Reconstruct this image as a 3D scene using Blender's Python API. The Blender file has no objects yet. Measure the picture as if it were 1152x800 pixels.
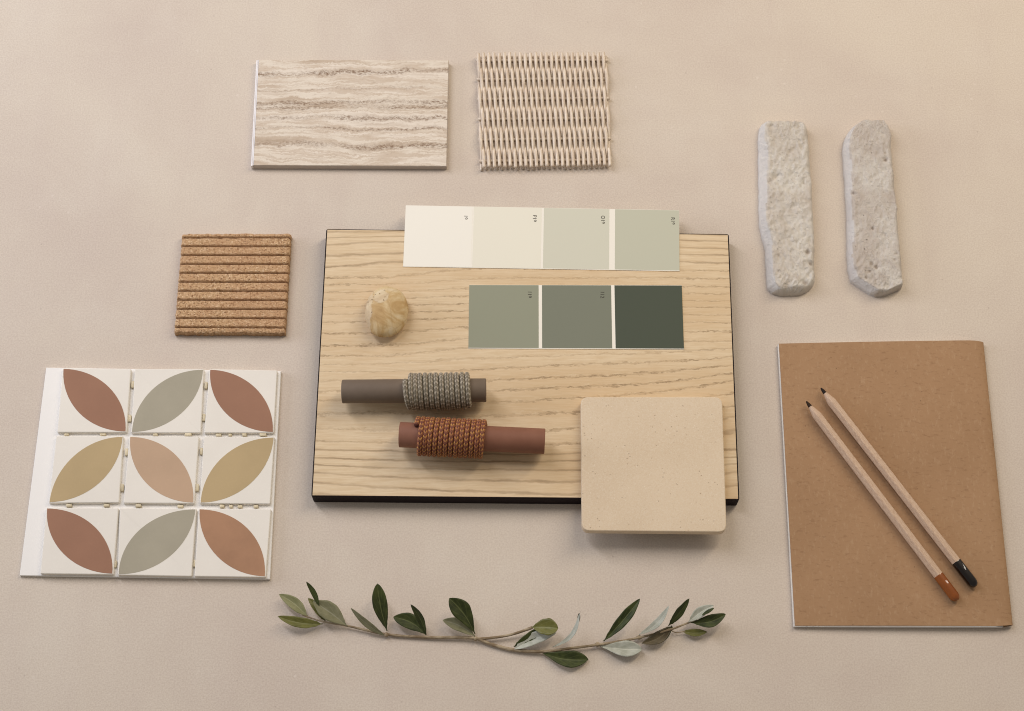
import bpy, bmesh, math, random
from mathutils import Vector, noise, Matrix
random.seed(7)
R = math.radians
C = bpy.context.scene.collection

# ------------------------------------------------------------------ camera geometry (metres)
FPX, W, H = 1800.0, 1152.0, 800.0      # focal length in photo pixels, photo size
TH = R(22.25)                          # tilt from straight down
CAMH = 1.07
ct, st = math.cos(TH), math.sin(TH)
def at(px, py, z=0.0):
    """point at height z that the photograph shows at pixel px, py"""
    xc = (px - W/2)/FPX; yc = (H/2 - py)/FPX
    d = Vector((xc, yc*ct + st, yc*st - ct))
    t = (z - CAMH)/d.z
    return Vector((d.x*t, d.y*t, z))
def pix(p):
    dx, dy, dz = p[0], p[1], p[2]-CAMH
    yc = dy*ct + dz*st; zc = -(-dy*st + dz*ct)
    return (W/2 + FPX*dx/zc, H/2 - FPX*yc/zc)

cam_d = bpy.data.cameras.new('camera'); cam = bpy.data.objects.new('camera', cam_d); C.objects.link(cam)
cam.location = (0, 0, CAMH); cam.rotation_euler = (TH, 0, 0)
cam_d.sensor_width = 36; cam_d.lens = 36*FPX/W; cam_d.clip_start = .01; cam_d.clip_end = 50
bpy.context.scene.camera = cam

# ------------------------------------------------------------------ object helpers
def empty(name, loc, label, cat, group=None):
    o = bpy.data.objects.new(name, None); C.objects.link(o); o.location = loc
    o.empty_display_size = .01
    tag(o, label, cat, group); return o
def tag(o, label=None, cat=None, group=None, kind=None):
    if label: o['label'] = label
    if cat: o['category'] = cat
    if group: o['group'] = group
    if kind: o['kind'] = kind
    return o
def mk(name, verts, faces, mat, parent=None, origin=None, smooth=True, attrs=None, mats=None, fm=None, angle=None):
    """one mesh object; verts in world space, stored relative to the thing's base"""
    org = Vector(parent['_o']) if parent is not None and '_o' in parent else Vector(origin or (0, 0, 0))
    me = bpy.data.meshes.new(name)
    me.from_pydata([tuple(Vector(v)-org) for v in verts], [], faces)
    for m in (mats or [mat]): me.materials.append(m)
    if fm:
        for p, k in zip(me.polygons, fm): p.material_index = k
    for k, vals in (attrs or {}).items():
        a = me.attributes.new(k, 'FLOAT', 'POINT'); a.data.foreach_set('value', vals)
    bm = bmesh.new(); bm.from_mesh(me); bmesh.ops.recalc_face_normals(bm, faces=bm.faces); bm.to_mesh(me); bm.free()
    if smooth: me.polygons.foreach_set('use_smooth', [True]*len(me.polygons))
    if smooth and angle: me.set_sharp_from_angle(angle=R(angle))
    o = bpy.data.objects.new(name, me); C.objects.link(o)
    o['_o'] = tuple(org)
    if parent is not None: o.parent = parent
    else: o.location = org
    return o
def thing(name, base, label, cat, group=None):
    o = empty(name, base, label, cat, group); o['_o'] = tuple(base); return o

def prism(poly, z0, z1, bev=0.0, seg=2):
    """closed prism over an XY outline with a rounded top edge; returns verts, faces"""
    n = len(poly); P = [Vector((p[0], p[1])) for p in poly]
    area = sum(P[i].x*P[(i+1) % n].y - P[(i+1) % n].x*P[i].y for i in range(n))
    if area < 0: P.reverse()
    def inset(d):
        out = []
        for i in range(n):
            a, b, c = P[i-1], P[i], P[(i+1) % n]
            e1 = (b-a).normalized(); e2 = (c-b).normalized()
            n1 = Vector((-e1.y, e1.x)); n2 = Vector((-e2.y, e2.x)); m = (n1+n2)
            m = m/max(.35, m.dot(m)/2)*1.0
            out.append(b + m*d)
        return out
    rings = [(0, z0), (0, z1-bev)]
    if bev > 0:
        for k in range(1, seg+1):
            a = math.pi/2*k/seg
            rings.append((bev*(1-math.cos(a)), z1-bev+bev*math.sin(a)))
    vs = []; fs = []
    for d, z in rings:
        for q in inset(d): vs.append((q.x, q.y, z))
    for r in range(len(rings)-1):
        for i in range(n):
            j = (i+1) % n; fs.append((r*n+i, r*n+j, (r+1)*n+j, (r+1)*n+i))
    fs.append(tuple(range((len(rings)-1)*n, len(rings)*n))); fs.append(tuple(reversed(range(n))))
    return vs, fs
def pquad(c, z):
    return [at(x, y, z).to_2d() for x, y in c]
def roundpoly(P, r, seg=6):
    n = len(P); out = []
    for i in range(n):
        a, b, c = Vector(P[i-1]), Vector(P[i]), Vector(P[(i+1) % n])
        p0 = b+(a-b).normalized()*r; p1 = b+(c-b).normalized()*r
        for k in range(seg+1):
            t = k/seg; out.append(p0*(1-t)**2 + b*2*t*(1-t) + p1*t*t)
    return out
def lerpq(q, u, v):   # q = TL,TR,BR,BL ; v downwards
    return (q[0]*(1-u)+q[1]*u)*(1-v) + (q[3]*(1-u)+q[2]*u)*v
def cr(xs, ys, x):    # smooth interpolation
    if x <= xs[0]: return ys[0]
    if x >= xs[-1]: return ys[-1]
    for i in range(len(xs)-1):
        if x <= xs[i+1]: break
    t = (x-xs[i])/(xs[i+1]-xs[i]); h = xs[i+1]-xs[i]
    def m(k):
        if k == 0: return (ys[1]-ys[0])/(xs[1]-xs[0])
        if k == len(xs)-1: return (ys[-1]-ys[-2])/(xs[-1]-xs[-2])
        return (ys[k+1]-ys[k-1])/(xs[k+1]-xs[k-1])
    return (2*t**3-3*t*t+1)*ys[i]+(t**3-2*t*t+t)*h*m(i)+(-2*t**3+3*t*t)*ys[i+1]+(t**3-t*t)*h*m(i+1)
def frac(x): return x-math.floor(x)
def nz(x, y, z=0.0): return noise.noise(Vector((x, y, z)))
def fbm(x, y, z=0.0, o=4): return noise.fractal(Vector((x, y, z)), .9, 2.1, o)

# ------------------------------------------------------------------ material helpers
def s2l(c): return tuple(((v/255)/12.92 if v/255 <= .04045 else ((v/255+.055)/1.055)**2.4) for v in c)+(1,)
class NT:
    def __init__(s, name, rough=.6, spec=.5):
        s.m = bpy.data.materials.new(name); s.m.use_nodes = True
        s.t = s.m.node_tree; s.b = s.t.nodes['Principled BSDF']
        s.b.inputs['Roughness'].default_value = rough
        s.b.inputs['Specular IOR Level'].default_value = spec
        s.tc = s.t.nodes.new('ShaderNodeTexCoord')
    def n(s, typ, **kw):
        x = s.t.nodes.new(typ)
        for k, v in kw.items(): setattr(x, k, v)
        return x
    def link(s, a, b): s.t.links.new(a, b)
    def val(s, inp, v):
        if isinstance(v, bpy.types.NodeSocket): s.link(v, inp)
        else: inp.default_value = v
    def coord(s, scale=(1, 1, 1), rot=(0, 0, 0), src=None):
        mp = s.n('ShaderNodeMapping'); s.link(src or s.tc.outputs['Object'], mp.inputs[0])
        mp.inputs['Scale'].default_value = scale; mp.inputs['Rotation'].default_value = rot
        return mp.outputs[0]
    def noise(s, scale, vec=None, detail=4, rough=.6, dist=0):
        x = s.n('ShaderNodeTexNoise'); s.link(vec or s.tc.outputs['Object'], x.inputs['Vector'])
        x.inputs['Scale'].default_value = scale; x.inputs['Detail'].default_value = detail
        x.inputs['Roughness'].default_value = rough; x.inputs['Distortion'].default_value = dist
        return x.outputs[0]
    def vor(s, scale, vec=None, out='Distance', feature='F1', rnd=1):
        x = s.n('ShaderNodeTexVoronoi', feature=feature); s.link(vec or s.tc.outputs['Object'], x.inputs['Vector'])
        x.inputs['Scale'].default_value = scale; x.inputs['Randomness'].default_value = rnd
        return x.outputs[out]
    def math(s, op, a, b=0.0, c=0.0, clamp=False):
        x = s.n('ShaderNodeMath', operation=op); x.use_clamp = clamp
        s.val(x.inputs[0], a); s.val(x.inputs[1], b); s.val(x.inputs[2], c); return x.outputs[0]
    def rng(s, v, a, b, c=0., d=1., smooth=True):
        x = s.n('ShaderNodeMapRange'); x.interpolation_type = 'SMOOTHSTEP' if smooth else 'LINEAR'
        s.val(x.inputs['Value'], v)
        for k, q in zip(('From Min', 'From Max', 'To Min', 'To Max'), (a, b, c, d)): x.inputs[k].default_value = q
        return x.outputs[0]
    def ramp(s, v, stops):
        x = s.n('ShaderNodeValToRGB'); s.val(x.inputs[0], v); e = x.color_ramp.elements
        while len(e) < len(stops): e.new(.5)
        for k, (p, c) in enumerate(stops): e[k].position = p; e[k].color = c
        return x.outputs[0]
    def mix(s, f, a, b, typ='MIX'):
        x = s.n('ShaderNodeMix', data_type='RGBA', blend_type=typ)
        s.val(x.inputs[0], f); s.val(x.inputs[6], a); s.val(x.inputs[7], b); return x.outputs[2]
    def attr(s, name):
        x = s.n('ShaderNodeAttribute'); x.attribute_name = name; return x.outputs['Fac']
    def xyz(s):
        x = s.n('ShaderNodeSeparateXYZ'); s.link(s.tc.outputs['Object'], x.inputs[0]); return x.outputs
    def col(s, c): s.val(s.b.inputs['Base Color'], c); return s
    def rough(s, v): s.val(s.b.inputs['Roughness'], v); return s
    def bump(s, h, dist=.0005, strength=1.0):
        x = s.n('ShaderNodeBump'); s.link(h, x.inputs['Height'])
        x.inputs['Distance'].default_value = dist; x.inputs['Strength'].default_value = strength
        s.link(x.outputs[0], s.b.inputs['Normal']); return s
def c(r, g, b): return (r, g, b, 1)

# ------------------------------------------------------------------ materials
# warm off-white limewashed table top
t = NT('table_plaster', .75, .3)
big = t.noise(4.2, detail=6, rough=.62, dist=.9); mid = t.noise(14, detail=5, rough=.6); fine = t.noise(900, detail=3)
brush = t.noise(26, t.coord((1, .22, 1), (0, 0, .5)), detail=4)
base = t.mix(t.rng(big, .3, .7), c(.605, .510, .432), c(.684, .598, .494))
base = t.mix(t.math('MULTIPLY', t.rng(mid, .42, .72), .42), base, c(.71, .635, .545))
base = t.mix(t.math('MULTIPLY', t.rng(brush, .45, .8), .55), base, c(.60, .50, .43))
grain = t.rng(fine, .3, .7)
base = t.mix(.30, base, t.mix(grain, c(.45, .38, .33), c(.74, .67, .58)))
sp = t.vor(110); spn = t.noise(35, detail=1)
speck = t.math('MULTIPLY', t.rng(sp, .05, .09, 1, 0), t.rng(spn, .56, .62))
base = t.mix(t.math('MULTIPLY', speck, .28), base, c(.30, .24, .21))
sp2 = t.vor(95, t.coord((1, 1, 1), (0, 0, 1)))
speck2 = t.math('MULTIPLY', t.rng(sp2, .06, .12, 1, 0), t.rng(t.noise(25, t.coord((1, 1, 1), (0, 0, 2)), 1), .56, .62))
base = t.mix(t.math('MULTIPLY', speck2, .35), base, c(.78, .70, .62))
t.col(base).bump(t.math('ADD', t.math('MULTIPLY', fine, .25), t.math('ADD', mid, t.math('MULTIPLY', brush, .7))), .0009, .55)
M_table = t.m

# ash veneer with traced growth rings
t = NT('ash_veneer', .6, .3)
ring = t.attr('ring')
wv = t.noise(60, t.coord((1, 3, 1)), 3); wv2 = t.noise(420, t.coord((.55, 1.3, 1)), 2)
zone = t.math('MULTIPLY', t.rng(ring, 4.6, 6, 0, 1), t.rng(ring, 22.5, 24, 1, 0))
r1 = t.math('ADD', ring, t.math('MULTIPLY', t.math('SUBTRACT', wv, .5), .45))
r1 = t.math('ADD', r1, t.math('MULTIPLY', t.math('MULTIPLY', t.math('SUBTRACT', wv2, .5), t.math('ADD', zone, .25)), .42))
fr = t.math('FRACT', t.math('ADD', r1, 10.5))
d = t.math('SUBTRACT', fr, .5)                      # 0 on the line
thin = t.rng(t.math('ABSOLUTE', d), .03, .13, 1, 0)
soft = t.math('MULTIPLY', t.rng(d, -.52, -.02, 0, 1), t.rng(d, 0, .1, 1, 0))
pore = t.noise(420, t.coord((.45, 1.6, 1)), 3, .7)
porem = t.rng(pore, .47, .60)
linevar = t.rng(t.noise(14, t.coord((.5, 2.5, 1)), 2), .35, .65, .35, 1)
dash = t.math('MULTIPLY', t.math('MULTIPLY', thin, t.math('ADD', t.math('MULTIPLY', porem, .62), .38)), linevar)
cont = t.math('MULTIPLY', t.rng(t.math('ABSOLUTE', d), .02, .17, 1, 0), t.rng(t.noise(30, t.coord((.6, 3, 1)), 3), .35, .65, .35, .95))
lines = t.math('ADD', t.math('MULTIPLY', dash, zone), t.math('MULTIPLY', cont, t.math('SUBTRACT', 1, zone)))
fib = t.noise(55, t.coord((1, 16, 1)), 5, .7)
fib2 = t.noise(90, t.coord((1, 26, 1)), 4, .75)
fib3 = t.noise(8, t.coord((.5, 3, 1)), 3, .6)
wood = t.mix(t.rng(fib, .3, .7), c(.665, .505, .315), (.765, .620, .425, 1))
wood = t.mix(t.rng(fib3, .35, .7, 0, .55), wood, c(.60, .41, .22))
wood = t.mix(t.math('MULTIPLY', t.rng(fib2, .55, .75), .35), wood, c(.46, .31, .16))
wood = t.mix(t.math('MULTIPLY', soft, .16), wood, c(.48, .32, .16))
wood = t.mix(t.math('MULTIPLY', lines, .72), wood, c(.27, .175, .095))
lt = t.math('MULTIPLY', t.rng(t.math('ABSOLUTE', t.math('ADD', d, .17)), .02, .12, 1, 0), t.math('MULTIPLY', zone, porem))
wood = t.mix(t.math('MULTIPLY', lt, .35), wood, c(.76, .63, .43))
t.col(wood).bump(t.math('SUBTRACT', t.math('MULTIPLY', fib2, .3), lines), .0003, .5)
M_veneer = t.m
t = NT('dark_core', .7, .12); t.col(t.mix(t.noise(120, t.coord((1, 1, 6))), c(.010, .006, .008), c(.022, .013, .012))); M_core = t.m

# paper and paint
def paper(name, col, rough=.6, spec=.35, amt=.05):
    t = NT(name, rough, spec); f = t.noise(1400, detail=2); g = t.noise(25, detail=3)
    lo = tuple(x*(1-amt) for x in col)+(1,); hi = tuple(min(1, x*(1+amt*.6)) for x in col)+(1,)
    t.col(t.mix(t.math('ADD', t.math('MULTIPLY', f, .5), t.math('MULTIPLY', g, .5)), lo, hi)).bump(f, .00005, .4)
    return t.m
M_card = paper('white_card', (.88, .84, .75))
M_ink = paper('black_ink', (.045, .038, .03))

# travertine
t = NT('travertine', .6, .3)
x, y, z_ = t.xyz()
wq = t.noise(9, t.coord((1, .6, 1)), 4, .55); wq2 = t.noise(55, t.coord((1, 1.5, 1)), 4, .65); wq3 = t.noise(500, t.coord((.8, 1, 1)), 3, .7)
vv = t.math('ADD', y, t.math('ADD', t.math('MULTIPLY', t.math('SUBTRACT', wq, .5), .020), t.math('ADD', t.math('MULTIPLY', t.math('SUBTRACT', wq2, .5), .008), t.math('MULTIPLY', t.math('SUBTRACT', wq3, .5), .0035))))
cmb = t.n('ShaderNodeCombineXYZ'); t.link(vv, cmb.inputs[1])
cx_ = t.math('MULTIPLY', x, .06); t.link(cx_, cmb.inputs[0])
bands = t.noise(48, cmb.outputs[0], 4, .72)
bc = t.ramp(bands, [(.32, c(.36, .26, .175)), (.41, c(.56, .455, .35)), (.47, c(.75, .67, .565)), (.52, c(.58, .475, .37)), (.58, c(.77, .69, .59)), (.68, c(.56, .46, .365))])
vein = None
for yy, ww, k in ((.0345, .0034, 1), (.0195, .0016, .4), (.0075, .0030, .9), (.0035, .0026, .8), (-.0055, .0028, .85), (-.0145, .0016, .8), (-.0285, .0034, .9)):
    a = t.rng(t.math('ABSOLUTE', t.math('SUBTRACT', vv, yy)), ww*.15, ww, k, 0)
    vein = a if vein is None else t.math('MAXIMUM', vein, a)
vn = t.rng(t.noise(700, t.coord((.55, 1, 1)), 3, .75), .42, .62)
vb = t.rng(t.noise(24, t.coord((1, 1.6, 1)), 2), .34, .55, .45, 1)
vein = t.math('MULTIPLY', t.math('MULTIPLY', vein, vb), t.math('ADD', t.math('MULTIPLY', vn, .8), .15))
bc = t.mix(vein, bc, c(.20, .115, .065))
bc = t.mix(t.rng(t.noise(240, t.coord((.7, 2, 1)), 4, .7), .50, .72, 0, .3), bc, c(.70, .63, .55))
bc = t.mix(t.rng(t.noise(330, t.coord((.8, 1.6, 2)), 4, .7), .54, .70, 0, .35), bc, c(.36, .27, .20))
t.col(bc).bump(t.math('SUBTRACT', 0, vein), .0003, .6); M_trav = t.m
M_left_edge = paper('tile_left_edge', (.83, .79, .77), .55)  # left edge paler than the tile sides
M_side = paper('tile_side', (.50, .43, .37), .6)

# rattan
t = NT('rattan', .5, .4)
M0 = t.mix(t.rng(t.noise(160, t.coord((6, .5, 2)), 4), .35, .65), c(.62, .50, .385), c(.80, .695, .575))
t.col(M0).bump(t.noise(600, t.coord((6, .4, 1)), 3), .0001, .5); M_rattan = t.m
M_rod = paper('rattan_cross', (.50, .38, .28), .5, .4, .15)

# rough white cast stone
def stone(name, a, b, dirt):
    t = NT(name, .9, .15)
    n1 = t.noise(45, detail=6, rough=.65); n2 = t.noise(520, detail=5, rough=.75); n3 = t.noise(230, t.coord((1, .45, 1), (0, 0, -.6)), 5, .75)
    k = t.mix(t.rng(n1, .35, .68), a, b)
    k = t.mix(t.rng(n3, .52, .72, 0, .40), k, dirt)
    hole = t.rng(t.math('ADD', t.vor(220), t.math('MULTIPLY', t.noise(60, detail=2), .5)), .22, .32, 1, 0)
    k = t.mix(t.math('MULTIPLY', hole, .6), k, c(.25, .19, .15))
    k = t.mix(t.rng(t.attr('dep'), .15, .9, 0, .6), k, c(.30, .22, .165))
    k = t.mix(t.rng(t.math('ADD', t.attr('cut'), t.math('MULTIPLY', t.math('SUBTRACT', t.noise(150, detail=4), .5), .9)), .3, .9, 0, .6), k, c(.86, .84, .83))  # left chamfer paler, strong side light painted into the colour
    t.col(k).bump(t.math('SUBTRACT', t.math('ADD', t.math('MULTIPLY', n3, .9), t.math('MULTIPLY', n2, 1.2)), hole), .0022, .8)
    return t.m
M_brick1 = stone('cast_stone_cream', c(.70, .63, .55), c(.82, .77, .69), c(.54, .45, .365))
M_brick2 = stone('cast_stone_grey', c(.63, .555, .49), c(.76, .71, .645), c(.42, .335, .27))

# ribbed terracotta granule sample
t = NT('ribbed_clay', .9, .15)
v = t.vor(1150, out='Color'); vs_ = t.n('ShaderNodeSeparateColor'); t.link(v, vs_.inputs[0])
gc = t.ramp(vs_.outputs[0], [(0, c(.24, .125, .06)), (.15, c(.44, .265, .14)), (.5, c(.54, .345, .19)), (.85, c(.61, .41, .235)), (1, c(.72, .53, .34))])
gc = t.mix(t.rng(t.noise(40, detail=3), .35, .65, 0, .35), gc, c(.48, .27, .15))
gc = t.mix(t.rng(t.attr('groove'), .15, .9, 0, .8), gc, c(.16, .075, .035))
t.col(gc).bump(t.math('ADD', vs_.outputs[1], t.vor(900)), .0005, .7); M_clay = t.m

# mosaic
def glaze(name, col, var=.04, rough=.6):
    t = NT(name, rough, .22); g = t.noise(30, detail=4); f = t.noise(700, detail=2)
    lo = tuple(x*(1-var) for x in col)+(1,); hi = tuple(min(1, x*(1+var)) for x in col)+(1,)
    k = t.mix(t.rng(g, .3, .7), lo, hi); k = t.mix(t.math('MULTIPLY', t.rng(f, .55, .75), .12), k, tuple(min(1, x*1.35) for x in col)+(1,))
    t.col(k).bump(t.math('ADD', g, t.math('MULTIPLY', f, .1)), .0002, .3); return t.m
M_tile = glaze('white_tile', (.81, .765, .69), .02, .5)
M_back = paper('white_backing', (.88, .855, .82), .5)
M_rust = glaze('petal_rust', (.330, .172, .108)); M_grey = glaze('petal_grey', (.390, .355, .270))
M_ochre = glaze('petal_ochre', (.480, .360, .195)); M_pink = glaze('petal_pink', (.520, .360, .240))
M_rust2 = glaze('petal_rust_speckled', (.39, .215, .125), .10)
M_glue = glaze('amber_glue', (.68, .59, .41), .1, .3)

# speckled beige surface sample
t = NT('beige_stone', .55, .35)
f = t.noise(1100, detail=3); k = t.mix(t.rng(t.noise(18, detail=3), .3, .7), c(.655, .520, .365), c(.700, .565, .405))
k = t.mix(t.rng(f, .4, .7, 0, .5), k, c(.76, .66, .52)); k = t.mix(t.rng(t.noise(800, detail=4, rough=.8), .55, .72, 0, .45), k, c(.46, .33, .20))
vc = t.vor(330, out='Distance'); sp = t.math('MULTIPLY', t.rng(vc, .10, .2, 1, 0), t.rng(t.noise(150, detail=1), .50, .60))
k = t.mix(t.math('MULTIPLY', sp, .6), k, c(.26, .17, .10))
vc2 = t.vor(430, t.coord((1, 1, 1), (0, 0, 1)), out='Distance'); sp2 = t.math('MULTIPLY', t.rng(vc2, .1, .22, 1, 0), t.rng(t.noise(170, t.coord((1, 1, 1), (0, 0, 2)), 1), .52, .60))
k = t.mix(t.math('MULTIPLY', sp2, .6), k, c(.82, .72, .58))
t.col(k).bump(f, .0001, .4); M_sample = t.m

# pebble
t = NT('pebble_stone', .6, .3)
pn = t.noise(60, detail=5, dist=1); pv = t.vor(38, t.coord((1, .8, 1), (0, 0, .4)), feature='DISTANCE_TO_EDGE')
k = t.ramp(pn, [(.3, c(.38, .23, .09)), (.44, c(.50, .33, .145)), (.56, c(.62, .47, .26)), (.72, c(.68, .56, .38))])
k = t.mix(t.rng(pv, 0, .03, .25, 0), k, c(.36, .22, .10))
k = t.mix(t.rng(t.noise(300, detail=5, rough=.8), .5, .75, 0, .5), k, c(.42, .27, .12))
crust = t.attr('crust'); cn = t.rng(t.math('ADD', crust, t.math('MULTIPLY', t.noise(200, detail=5), .8)), .85, 1.02)
k = t.mix(t.math('MULTIPLY', cn, .35), k, c(.76, .68, .54))
hol = t.math('MULTIPLY', t.rng(t.noise(420, detail=2), .64, .70), cn)
k = t.mix(t.math('MULTIPLY', hol, .8), k, c(.20, .12, .05))
t.col(k).bump(t.math('SUBTRACT', t.math('MULTIPLY', cn, .5), hol), .0004, .8); M_pebble = t.m

# rods and cords
def rodmat(name, a, b):
    t = NT(name, .62, .25); t.col(t.mix(t.rng(t.noise(40, detail=4), .35, .65), a, b)).bump(t.noise(1200, detail=2), .0001, .3); return t.m
M_rodg = rodmat('taupe_rod', c(.150, .112, .082), c(.172, .130, .096))
M_rodr = rodmat('terracotta_rod', c(.225, .098, .062), c(.255, .115, .074))
def cordmat(name, lo, hi, hi2, seam):
    t = NT(name, .75, .3); s = t.attr('st'); w = t.attr('wv')
    h = t.mix(t.rng(t.noise(260, detail=2), .4, .6), hi, hi2)
    k = t.mix(t.rng(w, .35, .65), lo, h); k = t.mix(t.rng(s, .05, .8, .85, 0), k, seam)
    t.col(k).bump(t.noise(2500, detail=2), .0001, .5); return t.m
M_cordg = cordmat('taupe_braid', c(.23, .19, .135), c(.54, .48, .38), c(.44, .39, .30), c(.035, .026, .018))
M_cordr = cordmat('rust_braid', c(.21, .065, .045), c(.56, .28, .085), c(.45, .19, .075), c(.045, .014, .014))

# kraft paper
t = NT('kraft_paper', .8, .2)
f1 = t.noise(500, t.coord((1, .45, 1), (0, 0, .3)), 4, .7); f2 = t.noise(420, t.coord((.5, 1.2, 1), (0, 0, .9)), 4, .7); g = t.noise(12, detail=4)
k = t.mix(t.rng(g, .3, .7), c(.365, .218, .118), c(.405, .245, .135))
k = t.mix(t.rng(f1, .5, .72, 0, .38), k, c(.50, .34, .21)); k = t.mix(t.rng(f2, .52, .72, 0, .38), k, c(.20, .105, .052))
sp = t.math('MULTIPLY', t.rng(t.vor(170), .05, .10, 1, 0), t.rng(t.noise(90, detail=1), .56, .62))
k = t.mix(t.math('MULTIPLY', sp, .6), k, c(.12, .07, .04)); t.col(k).bump(t.math('ADD', f1, f2), .00012, .6); M_kraft = t.m
t = NT('page_edges', .8, .2); z0 = t.xyz()[2]
t.col(t.mix(t.noise(500, t.coord((.1, .1, 9)), 2), c(.62, .60, .58), c(.84, .81, .78))); M_pages = t.m

# pencil
t = NT('cedar_wood', .55, .35)
al = t.attr('al')
cm = t.n('ShaderNodeCombineXYZ'); t.link(al, cm.inputs[0]); t.link(t.attr('ar'), cm.inputs[1])
g = t.noise(1, t.coord((3, 7, 1), src=cm.outputs[0]), 5, .7, 0.3); g2 = t.noise(1, t.coord((18, 26, 1), src=cm.outputs[0]), 4, .7)
k = t.mix(t.rng(g, .35, .65), c(.48, .32, .215), c(.66, .49, .355)); k = t.mix(t.rng(g2, .5, .7, 0, .5), k, c(.36, .22, .135))
t.col(k); M_pencil = t.m
def simple(name, col, rough, spec=.5, coat=0, var=.1):
    t = NT(name, rough, spec); t.b.inputs['Coat Weight'].default_value = coat; t.b.inputs['Coat Roughness'].default_value = .025; t.b.inputs['Coat IOR'].default_value = 1.5
    t.col(t.mix(t.noise(90, detail=4), tuple(q*(1-var) for q in col)+(1,), tuple(q*(1+var) for q in col)+(1,))); return t.m
M_lacb = simple('black_lacquer', (.006, .003, .002), .4, .12, 1); M_lacr = simple('chestnut_lacquer', (.25, .068, .010), .4, .12, 1, .25)
M_lead = simple('dark_lead', (.018, .011, .009), .6, .15); M_lead2 = simple('brown_lead', (.030, .015, .007), .6, .15)

# leaves
def leafmat(name, a, b, rib, rough=.45, spec=.5):
    t = NT(name, rough, spec); x_ = t.math('ABSOLUTE', t.attr('cross'))
    k = t.mix(t.rng(t.noise(120, detail=5), .35, .65), a, b)
    k = t.mix(t.rng(x_, .03, .10, .75, 0), k, rib)
    side = t.math('SINE', t.math('MULTIPLY', t.math('SUBTRACT', t.attr('along'), t.math('MULTIPLY', x_, .12)), 95))
    k = t.mix(t.math('MULTIPLY', t.rng(side, .75, 1), .22), k, rib)
    t.b.inputs['Subsurface Weight'].default_value = 0
    t.col(k).bump(t.math('ADD', t.rng(x_, .0, .12, 0, 1), t.noise(300, detail=3)), .0002, .5); return t.m
LM = {
 'dark': leafmat('leaf_dark', c(.024, .033, .007), c(.056, .070, .016), c(.12, .135, .05), .5, .3),
 'olive': leafmat('leaf_olive', c(.100, .100, .015), c(.150, .145, .030), c(.24, .24, .10)),
 'pale': leafmat('leaf_pale', c(.20, .20, .085), c(.28, .27, .135), c(.36, .35, .20), .6),
 'matt': leafmat('leaf_matt', c(.180, .175, .095), c(.24, .23, .135), c(.32, .31, .22), .7, .3),
 'silver': leafmat('leaf_silver', c(.36, .37, .30), c(.48, .49, .42), c(.60, .60, .50), .6, .35),
 'bronze': leafmat('leaf_bronze', c(.055, .042, .018), c(.10, .075, .035), c(.18, .14, .08)),
}
t = NT('olive_bark', .75, .25)
t.col(t.mix(t.rng(t.noise(300, t.coord((.4, 1, 1)), 4), .35, .65), c(.21, .15, .09), c(.42, .34, .23))).bump(t.noise(500), .0003, .6); M_bark = t.m

# ------------------------------------------------------------------ the table
S = 2.2; o = mk('table_surface', [(-S, -1.6, 0), (S, -1.6, 0), (S, 2.8, 0), (-S, 2.8, 0)], [(0, 1, 2, 3)], M_table, smooth=False)
tag(o, 'warm off white plaster like table surface with faint blotches', 'table', kind='structure')

# ------------------------------------------------------------------ oak/ash board
ZB = .0130
BQ = [(367, 257.2), (820, 263), (832, 568-5.3), (350, 562-3.4)]     # top face corners in the photo
bq = pquad(BQ, ZB)
board = thing('wooden_board', (sum(p.x for p in bq)/4, sum(p.y for p in bq)/4, 0), 'pale ash wood board with black edges lying in the middle under the swatches', 'wooden board')
v, f = prism(roundpoly(bq, .0016, 3), 0, ZB-.0003, .0004, 1); mk('core', v, f, M_core, board, angle=40)
xs = [355, 440, 540, 650, 740, 825]
RG = [(250, 250, 251, 252, 253, 254), (262, 261, 261, 262, 263, 265), (268, 266, 267, 269, 270, 272), (276, 272, 273, 276, 278, 280), (288, 286, 282, 284, 286, 287),
 (302, 295, 290, 292, 294, 296), (313, 312, 302, 303, 304, 305.5), (320, 320, 314, 313, 313, 314), (329, 328, 324, 322, 322, 323), (338, 336, 333, 330, 330, 331),
 (346, 344, 341, 338, 338, 339), (354, 352, 349, 346, 345, 346), (363, 361, 357, 355, 354, 355), (376, 374, 368, 364, 362, 363), (390, 388, 380, 376, 373, 373),
 (401, 400, 391, 388, 385, 384), (411, 409, 403, 399.5, 397, 392.5), (419, 418, 416, 410, 407, 402), (429, 427, 428, 424, 419, 411), (441, 438, 440, 435.5, 431, 420),
 (451, 449, 453, 448, 441, 428), (467, 464, 468, 463, 455, 442.5), (482, 484, 485, 483, 472, 456), (496, 498, 500, 499, 485, 469), (506, 508, 511, 510, 500, 484),
 (515, 518, 519, 518.5, 512, 506), (523, 527, 528, 529, 522, 514), (532, 537, 540, 542, 534, 522), (543, 549, 553, 556, 545, 531), (556, 561, 566, 570, 558, 546), (570, 574, 580, 584, 572, 562)]
ins = .0009
q = [bq[0]+Vector((ins, -ins)), bq[1]+Vector((-ins, -ins)), bq[2]+Vector((-ins, ins)), bq[3]+Vector((ins, ins))]
NX, NY = 180, 130; vs = []; fs = []; rg = []
for j in range(NY+1):
    for i in range(NX+1):
        p = lerpq(q, i/NX, j/NY); vs.append((p.x, p.y, ZB)); X, Y = pix((p.x, p.y, ZB))
        col_ = [cr(xs, r_, X) for r_ in RG]
        k = 0
        while k < len(col_)-2 and Y > col_[k+1]: k += 1
        rg.append(k + (Y-col_[k])/(col_[k+1]-col_[k]))
for j in range(NY):
    for i in range(NX):
        a = j*(NX+1)+i; fs.append((a, a+NX+1, a+NX+2, a+1))
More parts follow.
